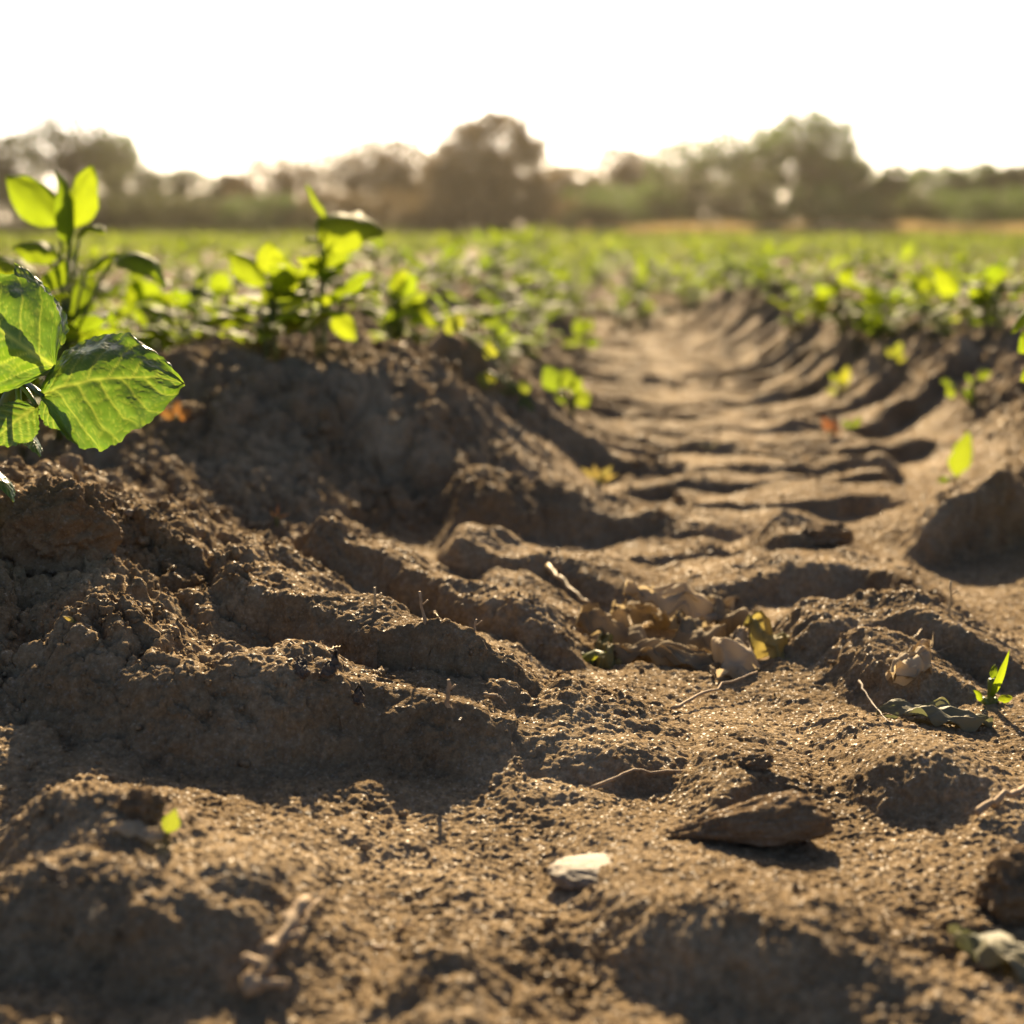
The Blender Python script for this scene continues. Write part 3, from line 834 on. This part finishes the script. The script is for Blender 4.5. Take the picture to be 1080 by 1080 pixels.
# everything farther off: one mass
fp = []
for i in range(8):
    rng = random.Random(300 + i)
    a = plant_geometry(rng, rng.uniform(.10, .135), rng.uniform(.13, .17), 2, 5, 2, 2, big=1.25, stem=False)[1]
    b = plant_geometry(rng, rng.uniform(.10, .14), rng.uniform(.15, .20), 2, 3, 1, 2, big=2.1, stem=False)[1]
    fp.append([(np.concatenate(m.v), np.concatenate(m.q), np.concatenate(m.a)) for m in (a, b)])
crop = MB()
arr = np.array([(c[1], c[0], c[4], c[5]) for c in far_p])
gzv = ground(arr[:, 0], arr[:, 1])
which = rr.randint(0, 8, len(arr)); farf = (arr[:, 1] > 22).astype(int)
for i in range(8):
    for lod in (0, 1):
        m = np.nonzero((which == i) & (farf == lod))[0]
        if not len(m): continue
        V, Q, A = fp[i][lod]
        c, s_ = np.cos(arr[m, 3])[:, None], np.sin(arr[m, 3])[:, None]
        sc = arr[m, 2][:, None] * 1.22
        X = (V[:, 0] * c - V[:, 1] * s_) * sc + arr[m, 0][:, None]
        Y = (V[:, 0] * s_ + V[:, 1] * c) * sc + arr[m, 1][:, None]
        Z = V[:, 2] * sc + gzv[m][:, None]
        q = (Q[None] + (np.arange(len(m)) * len(V))[:, None, None]).reshape(-1, 4)
        crop.add(np.stack([X, Y, Z], -1).reshape(-1, 3), q, a=np.tile(A, len(m)))
tag(crop.build('potato_crop', M_CROP), 'mass of low green potato plants filling the far field', 'crop', kind='stuff')

# ------------------------------------------------------------------ trees beyond the field
M_TREE = leaf_material('tree_leaf', (0.034, 0.050, 0.016), (0.070, 0.090, 0.020), 0.32, 0.6, spec=.25)
M_TREE2 = leaf_material('tree_leaf_light', (0.044, 0.084, 0.024), (0.11, 0.18, 0.038), 0.40, 0.6, spec=.25)
M_TREE3 = leaf_material('tree_leaf_glow_brown', (0.050, 0.046, 0.019), (0.115, 0.085, 0.028), 0.36, 0.6, spec=.25)  # brown leaves: warm sun glow over the centre trees is put into the colour

def leaf_cards(mb, C, n, rad, size, nr):
    """n leaf-sized bent faces scattered in a clump"""
    d = nr.randn(n, 3); d /= np.linalg.norm(d, axis=1, keepdims=True)
    p = C + d * rad * (nr.rand(n, 1) ** .45) * np.array([1.15, 1.15, .8])
    a = nr.randn(n, 3); a /= np.linalg.norm(a, axis=1, keepdims=True)
    b = np.cross(a, nr.randn(n, 3)); b /= np.linalg.norm(b, axis=1, keepdims=True)
    sz = size * nr.uniform(.6, 1.3, (n, 1))
    v = np.stack([p - a * sz, p - b * sz * .55, p + a * sz, p + b * sz * .55], 1).reshape(-1, 3)
    q = np.arange(n * 4).reshape(n, 4)
    mb.add(v, q, a=np.repeat(np.clip(nr.rand(n) * .6 + nr.rand() * .4, 0, 1), 4))

def tree(label, px, top, wpx, Y, seed, mat=None, dens=1.0, base=.30, group='trees along the far field edge', name='tree', cat='tree', clumps=None, low=False):
    nr = np.random.RandomState(seed); rng = random.Random(seed)
    x = at_y(px, 240, Y).x
    H = (at_y(px, top, Y).z - .05) * (1.06 if low else 1.09)
    W = wpx / FPX * Y * (1.7 if low else 1.22)
    root = empty(name, (x, Y, .05), 0); tag(root, label, cat, group)
    tr, cr = MB(), MB()
    th = H * (.12 if low else .42)
    r0 = max(.07, H * .024)
    tube(tr, curve_pts((0, 0, -.2), (rng.uniform(-.2, .2), 0, th), (rng.uniform(-.3, .3), rng.uniform(-.3, .3), H * .8), 9), np.linspace(r0, r0 * .22, 9), 8)
    nc = clumps or int(85 + 4 * H)
    cz = H * (.44 if low else .5 + base * .5); hz = H - cz
    lump = [nr.randn(3) for _ in range(5)]
    for i in range(nc):
        d = nr.randn(3); d /= np.linalg.norm(d)
        rad = nr.rand() ** .42
        if i < .62 * nc:                         # most clumps spread evenly over the outside of the crown
            zz = max(-1.0, 1 - 2 * (i + .5) / (.62 * nc)); ph = i * 2.39996
            d = np.array([math.cos(ph) * math.sqrt(1 - zz * zz), math.sin(ph) * math.sqrt(1 - zz * zz), zz]) + nr.randn(3) * .07
            rad = nr.uniform(.84, 1.0)
        k = 1 + .09 * sum(math.sin(3 * float(d @ l)) for l in lump) / 2
        C = np.array([d[0] * W * .45 * rad * k, d[1] * W * .45 * rad * k, cz + d[2] * hz * .88 * rad * (k if d[2] < 0 else min(k, 1.06))])
        if C[2] < H * .06: C[2] = H * (.06 + .1 * nr.rand())
        cradius = W * .105 * nr.uniform(.7, 1.25)
        if not low or i % 3 == 0:
            s = np.array([0, 0, min(th * nr.uniform(.55, 1.5), max(.2, C[2] * .8))])
            tube(tr, curve_pts(s, (C * np.array([.45, .45, 1]) + s) / 2, C, 5), np.linspace(r0 * .38, r0 * .06, 5), 4)
        leaf_cards(cr, C, int((95 if low else 60) * dens), cradius, .12 + .010 * H, nr)
    tr.build('trunk', M_BARK, root); cr.build('crown', mat or M_TREE, root)
    return root

TREES = [
 ('open crowned tree with bright gaps at the far left', 78, 128, 92, 122, None, .26, .45),
 ('thin topped tree at the left edge of the picture', 12, 146, 70, 124, None, .5, .25),
 ('slight pale tree right of the open crowned left tree', 122, 146, 48, 130, M_TREE2, .4, .45),
 ('dark low tree between the open crowned tree and the dip in the tree line', 150, 178, 84, 118, None, .6, .1),
 ('dark tree just left of the dip in the tree line', 196, 180, 62, 121, None, .55, .12),
 ('short slim tree standing in the dip of the tree line', 244, 186, 40, 124, M_TREE3, .9, .1),
 ('rounded brown tree right of the dip in the tree line', 298, 168, 84, 121, M_TREE3, .6, .15),
 ('broad brown tree with gaps left of the tall central tree', 376, 154, 100, 123, M_TREE3, .5, .2),
 ('wide brown tree touching the tall central tree', 424, 150, 76, 126, M_TREE3, .4, .3),
 ('tall dense round tree in the centre of the tree line', 516, 126, 106, 116, M_TREE3, 1.5, .08),
 ('low rounded brown tree right of the tall central tree', 594, 176, 72, 122, M_TREE3, 1.1, .1),
 ('pale hazy tree between the low brown tree and the open trees', 658, 156, 58, 132, M_TREE3, .28, .3),
 ('airy tree with round sky gaps left of the tallest right tree', 732, 146, 86, 124, M_TREE2, .36, .35),
 ('airy tree with a flat top beside the tallest right tree', 792, 137, 84, 126, M_TREE2, .36, .35),
 ('tallest tree on the right with a domed dark crown', 850, 123, 92, 120, M_TREE2, .62, .3),
 ('green tree on the right flank of the domed tree', 886, 166, 66, 122, M_TREE2, 1.0, .1),
 ('narrow dark conical tree right of the domed tree', 939, 177, 38, 117, M_TREE2, 1.3, .06),
 ('light green tree right of the conical tree', 985, 178, 78, 123, M_TREE2, .85, .1),
 ('light green tree near the right edge of the picture', 1030, 176, 62, 121, M_TREE2, .9, .1),
 ('dark round tree cut by the right edge of the picture', 1074, 174, 60, 119, M_TREE, 1.1, .1),
 ('brown tree filling the gap left of the tall central tree', 466, 182, 84, 131, M_TREE3, 1.3, .05),
 ('low brown tree below the pale hazy tree', 674, 176, 90, 130, M_TREE3, 1.3, .05),
 ('round tree just outside the left edge beside the thin topped tree', -45, 150, 90, 122, None, .9, .15),
 ('rounded tree beyond the right edge of the picture', 1128, 168, 80, 122, M_TREE2, .9, .15),
]
for i, (lab, px, top, w, Y, mat, dens, base) in enumerate(TREES):
    tree(lab, px, top, w, Y, 40 + i, mat, dens, base)
BUSHES = [
 ('dark hedge bush at the left edge below the thin topped tree', 15, 196, 90, 114, None),
 ('dark bush below the open crowned left tree', 85, 200, 84, 113, None),
 ('dark bush below the low tree left of the dip', 150, 205, 84, 112, None),
 ('low dark bush below the dip in the tree line', 225, 212, 80, 113, None),
 ('olive bush below the rounded brown tree', 285, 208, 66, 111, M_TREE2),
 ('brown bush below the broad brown tree', 345, 206, 80, 113, M_TREE3),
 ('brown bush left of the foot of the tall central tree', 415, 206, 84, 112, M_TREE3),
 ('brown bush at the foot of the tall central tree', 478, 210, 70, 110, M_TREE3),
 ('brown bush right of the foot of the tall central tree', 565, 208, 76, 113, M_TREE3),
 ('small dark round bush standing in front of the hedge near the lens spot', 628, 217, 42, 107, None),
 ('green bush below the pale hazy tree', 668, 196, 84, 114, M_TREE2),
 ('dark bush below the airy tree with round gaps', 725, 186, 80, 115, None),
 ('round dark bush in front of the airy flat topped tree', 806, 182, 66, 112, None),
 ('spreading grey green bush below the domed tree', 862, 202, 96, 111, M_TREE2),
 ('dark bush at the foot of the conical tree', 945, 205, 70, 112, None),
 ('green bush below the light green trees on the right', 1005, 204, 84, 112, M_TREE2),
 ('green bush at the right edge of the hedge', 1070, 202, 84, 113, M_TREE2),
 ('green bush beyond the right edge of the hedge', 1130, 200, 70, 113, M_TREE2),
]
for i, (lab, px, top, w, Y, mat) in enumerate(BUSHES):
    tree(lab, px, top, w, Y, 90 + i, mat, 1.25, .1, 'hedge bushes below the far trees', 'bush', 'bush', 60, True)

# dry grass along the field edge
M_GRASS = leaf_material('dry_grass', (0.42, 0.35, 0.19), (0.46, 0.38, 0.18), 0.45, 0.7, spec=.2)
M_GRASSG = leaf_material('edge_grass', (0.055, 0.08, 0.022), (0.10, 0.13, 0.03), 0.3, 0.7, spec=.2)
def grass(name, label, n, x0, x1, y0, y1, h0, h1, w, mat, seed):
    nr = np.random.RandomState(seed)
    x = nr.uniform(x0, x1, n); y = nr.uniform(y0, y1, n)
    h = nr.uniform(h0, h1, n) * (1 + .35 * n2(x * .35, y * .35, seed))
    az = nr.uniform(0, 6.28, n); ln = nr.uniform(.05, .4, n) * h
    dx, dy = np.cos(az) * w, np.sin(az) * w
    lx, ly = np.cos(az * 3) * ln, np.sin(az * 3) * ln
    z0 = np.full(n, .03)
    v = np.stack([np.stack([x - dx, y - dy, z0], -1), np.stack([x + dx, y + dy, z0], -1),
                  np.stack([x + lx * .4 + dx * .7, y + ly * .4 + dy * .7, h * .6], -1), np.stack([x + lx * .4 - dx * .7, y + ly * .4 - dy * .7, h * .6], -1),
                  np.stack([x + lx, y + ly, h], -1)], 1).reshape(-1, 3)
    b = np.arange(n)[:, None] * 5
    m = MB(); m.add(v, b + np.array([[0, 1, 2, 3]]), b + np.array([[3, 2, 4]]), a=np.repeat(nr.rand(n), 5))
    tag(m.build(name, mat), label, 'grass', kind='stuff')
grass('dry_grass', 'strip of tall pale dry grass along the right field edge', 16000, 5, 52, 103, 109, .7, 1.25, .035, M_GRASS, 4)
grass('edge_grass', 'strip of green grass along the field edge under the trees', 26000, -52, 54, 101.5, 112, .35, .95, .05, M_GRASSG, 5)

# ------------------------------------------------------------------ clods, stones, dry leaves, twigs on the soil
def ico(sub):
    bm = bmesh.new(); bmesh.ops.create_icosphere(bm, subdivisions=sub, radius=1.0)
    v = np.array([q.co[:] for q in bm.verts]); f = np.array([[a.index for a in q.verts] for q in bm.faces]); bm.free()
    return v, f
ICO5 = ico(6); ICO1 = ico(2)

def clod(name, label, cat, px, py, dims, rz=0, seed=0, mat=None, sink=.3, shape=None, rough=1.0, tilt=0, off=(0, 0, 0)):
    v, f = ICO5
    p = v.copy()
    if shape: p = shape(p)
    q = v
    d = 1 + rough * (.22 * n3(*(q.T * 1.6), seed) + .13 * n3(*(q.T * 3.7), seed + 1) + .07 * n3(*(q.T * 8), seed + 2) + .035 * n3(*(q.T * 18), seed + 3) + .022 * n3(*(q.T * 40), seed + 4))
    p = p * d[:, None] * np.array(dims) * .5
    ct, sn = math.cos(tilt), math.sin(tilt)
    p = np.stack([p[:, 0] * ct - p[:, 2] * sn, p[:, 1], p[:, 0] * sn + p[:, 2] * ct], 1)
    b = soil_at(px, py) + np.array(off)
    p = p + np.array([0, 0, dims[2] * (.5 - sink)])
    o = mesh_np(name, p, None, f, mat or M_CLOD)
    o.location = b; o.rotation_euler = (0, 0, rz)
    return tag(o, label, cat)

def wedge(p):
    q = p.copy(); t = (p[:, 0] + 1) / 2
    q[:, 2] *= .30 + .75 * np.clip(t * 1.25, 0, 1)
    q[:, 1] *= .45 + .55 * np.clip(t * 1.6, 0, 1)
    return q
clod('soil_clod', 'flat wedge shaped soil clod lying on the bright foreground soil', 'clod', 792, 884, (.092, .042, .030), .05, 3, sink=.22, shape=wedge, rough=.85, tilt=.10)
clod('soil_clod', 'big craggy clod under the broad sharp leaf at the left edge', 'clod', 62, 590, (.085, .07, .085), .3, 9, sink=.25, rough=1.5)
clod('soil_clod', 'dark rounded clod at the right edge of the foreground', 'clod', 1076, 965, (.045, .04, .042), .2, 15, sink=.2, rough=1.3)
clod('soil_clod', 'small dark clod with a sharp top behind the flat wedge clod', 'clod', 796, 808, (.022, .016, .010), .2, 19, sink=.3, rough=1.4)
clod('soil_clod', 'thick clod on the right track bar below the small crest', 'clod', 872, 572, (.055, .035, .024), .1, 23, sink=.3, rough=1.3)
clod('soil_clod', 'knobbly clod at the front of the left soil bar', 'clod', 150, 860, (.022, .02, .018), .1, 27, sink=.3, rough=1.5)
clod('pale_stone', 'pale flat stone half sunk in the foreground soil', 'stone', 628, 915, (.052, .038, .013), .1, 33, M_PEBBLE, sink=.72, rough=.4)
clod('pale_stone', 'tiny white pebble catching light beside the big craggy clod', 'stone', 137, 548, (.009, .008, .007), .1, 35, M_PEBBLE, sink=.3, rough=.4)
clod('pale_stone', 'tiny orange pebble in the shaded foreground hollow', 'stone', 399, 1004, (.008, .006, .005), .1, 37, M_ORANGE, sink=.3, rough=.4)

def dry_leaf(label, px, py, L, W, az, pitch, mat, seed, roll=0.0, curl=(.3, 1.6), name='dry_leaf', cat='leaf', lift=.006, crumple=.20):
    b = soil_at(px, py)
    if mat is not M_DARKBIT: L, W = L * 1.35, W * 1.2
    P, q, t = leaf_local(L, W, 30, 40, arch=.10, a1=(curl[0], curl[1] * .7), a2=(curl[0] * .5, curl[1] * .5), wav=.22, seed=seed, crumple=crumple, twist=roll)
    # brittle, torn margin and fine wrinkles
    uu = np.tile(np.linspace(-1, 1, 31), 41); vv = np.repeat(np.linspace(0, 1, 41), 31)
    e = np.abs(uu) ** 6
    P[:, 0] *= 1 - e * (.12 + .30 * np.abs(n2(vv * 7 + seed, uu * .8, 91 + seed)))
    P[:, 2] += W * (.035 * n2(uu * 5, vv * 9, 92 + seed) + .02 * n2(uu * 11, vv * 17, 93 + seed))
    P = P - np.array([0, L / 2, 0])
    m = MB(); m.add(P, q, a=np.clip(.5 + .6 * n2(P[:, 0] * 60, P[:, 1] * 60, seed), 0, 1))
    o = m.build(name, mat)
    o.rotation_euler = (pitch * .6, roll * .5, az)
    M = np.array(o.rotation_euler.to_matrix())
    zmin = np.percentile((P @ M.T)[:, 2], 12)
    o.location = b + np.array([0, 0, lift - .004 - zmin * .8])
    return tag(o, label, cat)

dry_leaf('brown crumpled dry leaf standing at the left of the leaf heap', 655, 690, .062, .048, 1.2, .5, M_DRY, 1, .4)
dry_leaf('pale crumpled dry leaf on top of the leaf heap', 715, 668, .075, .05, 1.7, .35, M_DRYPALE, 2, .3, lift=.022)
dry_leaf('grey brown dry leaf at the front right of the leaf heap', 772, 706, .055, .045, -.5, .55, M_DRYPALE, 3, -.4)
dry_leaf('rolled brown dry leaf lying along the front of the leaf heap', 700, 700, .07, .04, 1.5, .1, M_DRY, 4, .2, (.4, 2.6))
dry_leaf('dark brown dry leaf in the hollow of the leaf heap', 738, 690, .055, .05, .6, .7, M_DRY, 5, .5)
dry_leaf('olive half dry leaf at the right of the leaf heap', 815, 690, .045, .036, .9, .6, M_DRYGREEN, 6, .3)
dry_leaf('broad grey brown dry leaf at the back left of the leaf heap', 682, 662, .06, .05, 2.2, .5, M_DRY, 18, .3)
dry_leaf('brown dry leaf folded at the back right of the leaf heap', 770, 668, .055, .042, .4, .6, M_DRY, 19, -.3)
dry_leaf('narrow brown dry leaf under the pale one in the leaf heap', 725, 704, .05, .026, 1.3, .3, M_DRY, 20, .2)
dry_leaf('small greenish leaf curl at the left front of the leaf heap', 640, 700, .035, .03, .2, .8, M_DRYGREEN, 7, .2)
dry_leaf('pale tan dry leaf on the right track bar', 962, 706, .045, .034, -.7, .3, M_DRYPALE, 8, .3)
dry_leaf('flat grey green dead leaf beside the cut sprout', 985, 762, .06, .03, 1.4, .12, M_GREYLEAF, 10, .1, (.1, .5), crumple=.12)
dry_leaf('wilted grey leaf hanging in the lower right corner', 1062, 1020, .055, .03, .5, -.4, M_GREYLEAF, 11, .2, (.2, .8), crumple=.12)
dry_leaf('pale husk beside the upright yellow green leaf', 142, 884, .022, .010, 1.5, .3, M_DRYPALE, 13, .3)
dry_leaf('dark rotten leaf scrap on the left soil bar, leftmost of three', 318, 712, .02, .016, .4, .7, M_DARKBIT, 14, .3)
dry_leaf('dark rotten leaf scrap with an orange fleck beside the twig stub', 348, 712, .022, .018, -.4, .9, M_DARKBIT, 15, .3)
dry_leaf('dark upright leaf scrap on the front rim of the left bar', 378, 742, .015, .012, .2, 1.2, M_DARKBIT, 16, .3)
dry_leaf('small orange leaf fleck among the dark rotten scraps', 352, 712, .008, .006, .2, .9, M_ORANGE, 17, .3)

def twig(label, pts, rad, mat=None, seed=0, name='twig', cat='twig', group=None, side=None, straight=False):
    """pts: (px, py, height above the soil)"""
    W = [soil_at(p[0], p[1]) + np.array([0, 0, p[2]]) for p in pts]
    if straight: W = [W[0] + (W[-1] - W[0]) * f for f in np.linspace(0, 1, len(W))]
    o0 = W[0]; nr = np.random.RandomState(seed)
    t = np.linspace(0, len(W) - 1, 14)
    A = np.stack([np.interp(t, range(len(W)), [w[c] for w in W]) for c in range(3)], 1) - o0
    A[1:-1] += nr.randn(12, 3) * rad * .5
    m = MB(); tube(m, A, rad * np.linspace(1.1, .6, 14) * nr.uniform(.8, 1.2, 14), 7)
    if side:
        for f, dx, dz in side:
            p = A[int(f * 13)]; tube(m, curve_pts(p, p + np.array([dx * .6, 0, dz * .3]), p + np.array([dx, -.004, dz]), 5), rad * .5, 5)
    o = m.build(name, mat or M_TWIG); o.location = o0
    return tag(o, label, cat, group)
twig('knobbly broken root lying in the lower left foreground', [(258, 1064, .010), (286, 1034, .012), (308, 1000, .010), (326, 975, .012)], .0048, M_TWIG, 1, 'root', 'root', straight=True, side=[(.1, .014, .002), (.3, -.01, .006), (.55, .01, .006)])
twig('thin forked rootlet above the knobbly root', [(318, 985, .004), (330, 968, .006), (344, 955, .006)], .0013, None, 2, 'root', 'root')
def stub(label, px, py, h, rad, mat=M_TWIG, lean=(0, 0), seed=0):
    b = soil_at(px, py); nr = np.random.RandomState(seed)
    A = np.stack([np.linspace(0, lean[0], 7), np.linspace(0, lean[1], 7), np.linspace(-.006, h, 7)], 1); A[1:] += nr.randn(6, 3) * rad * .4
    m = MB(); tube(m, A, rad * np.linspace(1.2, .7, 7) * nr.uniform(.8, 1.25, 7), 7)
    tube(m, curve_pts(A[4], A[4] + [.003, 0, .001], A[4] + [.005, -.001, .004], 4), rad * .5, 5)
    o = m.build('twig', mat); o.location = b
    return tag(o, label, 'twig')
stub('short upright stick on the front edge of the left soil bar', 472, 748, .019, .0016, lean=(.001, 0), seed=3)
stub('upright brown rootlet on the second left soil bar', 450, 660, .022, .0013, lean=(-.005, 0), seed=4)
stub('small pale stub on the crest of the left soil bar', 396, 642, .014, .0014, M_STRAW, seed=5)
stub('little twig leaning on the left soil bar beside the reddish scrap', 498, 668, .010, .001, lean=(.003, 0), seed=6)
stub('thin dark stick rising in the middle of the wheel track', 740, 500, .012, .002, lean=(.0, 0), seed=7)
stub('fine rootlet hanging on the dark face of the right bar', 1001, 650, .03, .0012, M_STRAW, seed=8)
twig('long pale stick leaning on the soil left of the leaf heap', [(578, 608, .008), (600, 632, .010), (622, 648, .010)], .0022, M_STRAW, 9)
twig('bent straw with a yellow flake right of the bright foreground', [(708, 752, .003), (752, 738, .008), (798, 722, .010)], .0013, M_TWIG, 10)
twig('thin dark twig lying across the right middle soil', [(905, 738, .012), (922, 755, .006), (938, 768, .003)], .0009, M_DARKBIT, 11)
twig('thin twig on the bright soil left of the flat wedge clod', [(622, 836, .003), (665, 826, .005), (720, 820, .004)], .0011, M_TWIG, 12)
twig('brown root poking out at the right edge of the hollow', [(1030, 868, .006), (1060, 856, .010), (1095, 845, .012)], .0022, M_TWIG, 13)
twig('short straw lying on the front rim of the left bar', [(510, 738, .003), (525, 742, .005), (534, 750, .004)], .0009, M_TWIG, 14)
twig('dark root end lying in the left foreground shade', [(48, 920, .004), (60, 935, .006), (70, 948, .004)], .0013, M_DARKBIT, 15)
_r = random.Random(77)
for k in range(24):
    px, py = _r.uniform(330, 1075), _r.uniform(640, 1010)
    a, l = _r.uniform(-.5, .5), _r.uniform(8, 18)
    twig('short dry straw fibre lying loose on the bright soil', [(px, py, .002), (px + l * .5, py + a * 5, .004), (px + l, py + a * 14, .002)], _r.uniform(.0004, .0008), M_STRAW if k % 3 else M_TWIG, 100 + k, 'straw_fibre', 'straw', 'loose straw fibres on the soil')

# loose crumbs of soil
def crumbs():
    nr = np.random.RandomState(5)
    n = 42000
    y = .48 * (2.7 / .48) ** nr.rand(n); x = nr.uniform(-.52, .52, n) * y
    s = macro(x, y)[1]
    keep = nr.rand(n) < .10 + .9 * rough_mask(x, y, s) ** .8 * np.clip(.5 + 1.2 * n2(x * 12, y * 12, 77), 0.05, 1)
    x, y = x[keep][:17000], y[keep][:17000]
    z = ground(x, y); n = len(x)
    r = (.45 + .55 * rough_mask(x, y, macro(x, y)[1])) * np.clip(np.exp(nr.randn(n) * .55) * .0014, .0007, .0060) * np.clip(.45 + .55 * y, .6, 1.4)
    V, Fc = ICO1
    out = np.empty((n, len(V), 3), np.float32)
    for i0 in range(0, n, 4000):
        sl = slice(i0, i0 + 4000); m = len(x[sl])
        off = nr.rand(m, 1, 3) * 100
        q = V[None] * 1.9 + off
        d = 1 + .75 * n3(q[..., 0], q[..., 1], q[..., 2], 3)
        sc = nr.uniform(.5, 1.35, (m, 1, 3)) * r[sl][:, None, None]
        out[sl] = V[None] * d[..., None] * sc + np.stack([x[sl], y[sl], z[sl] + r[sl] * .35], -1)[:, None]
    t = (Fc[None] + (np.arange(n) * len(V))[:, None, None]).reshape(-1, 3)
    tag(mesh_np('soil_crumbs', out.reshape(-1, 3), None, t, M_SOIL), 'loose crumbs of brown soil scattered over the ground', 'soil', kind='stuff')
crumbs()

# ------------------------------------------------------------------ haze in the air
def haze():
    bm = bmesh.new(); bmesh.ops.create_cube(bm, size=1.0)
    bmesh.ops.scale(bm, vec=(3600, 760, 22), verts=bm.verts)
    bmesh.ops.translate(bm, vec=(0, 350, 9.5), verts=bm.verts)
    me = bpy.data.meshes.new('haze'); bm.to_mesh(me); bm.free()
    m = bpy.data.materials.new('haze'); m.use_nodes = True
    nt = m.node_tree; nt.nodes.remove(nt.nodes['Principled BSDF'])
    pv = nt.nodes.new('ShaderNodeVolumePrincipled')
    pv.inputs['Color'].default_value = (.95, .86, .70, 1)
    pv.inputs['Density'].default_value = .00017
    pv.inputs['Anisotropy'].default_value = .76
    nt.links.new(pv.outputs[0], nt.nodes['Material Output'].inputs['Volume'])
    me.materials.append(m)
    o = bpy.data.objects.new('haze', me); COL.objects.link(o)
    tag(o, 'thin warm haze in the air', 'haze', kind='stuff')
haze()
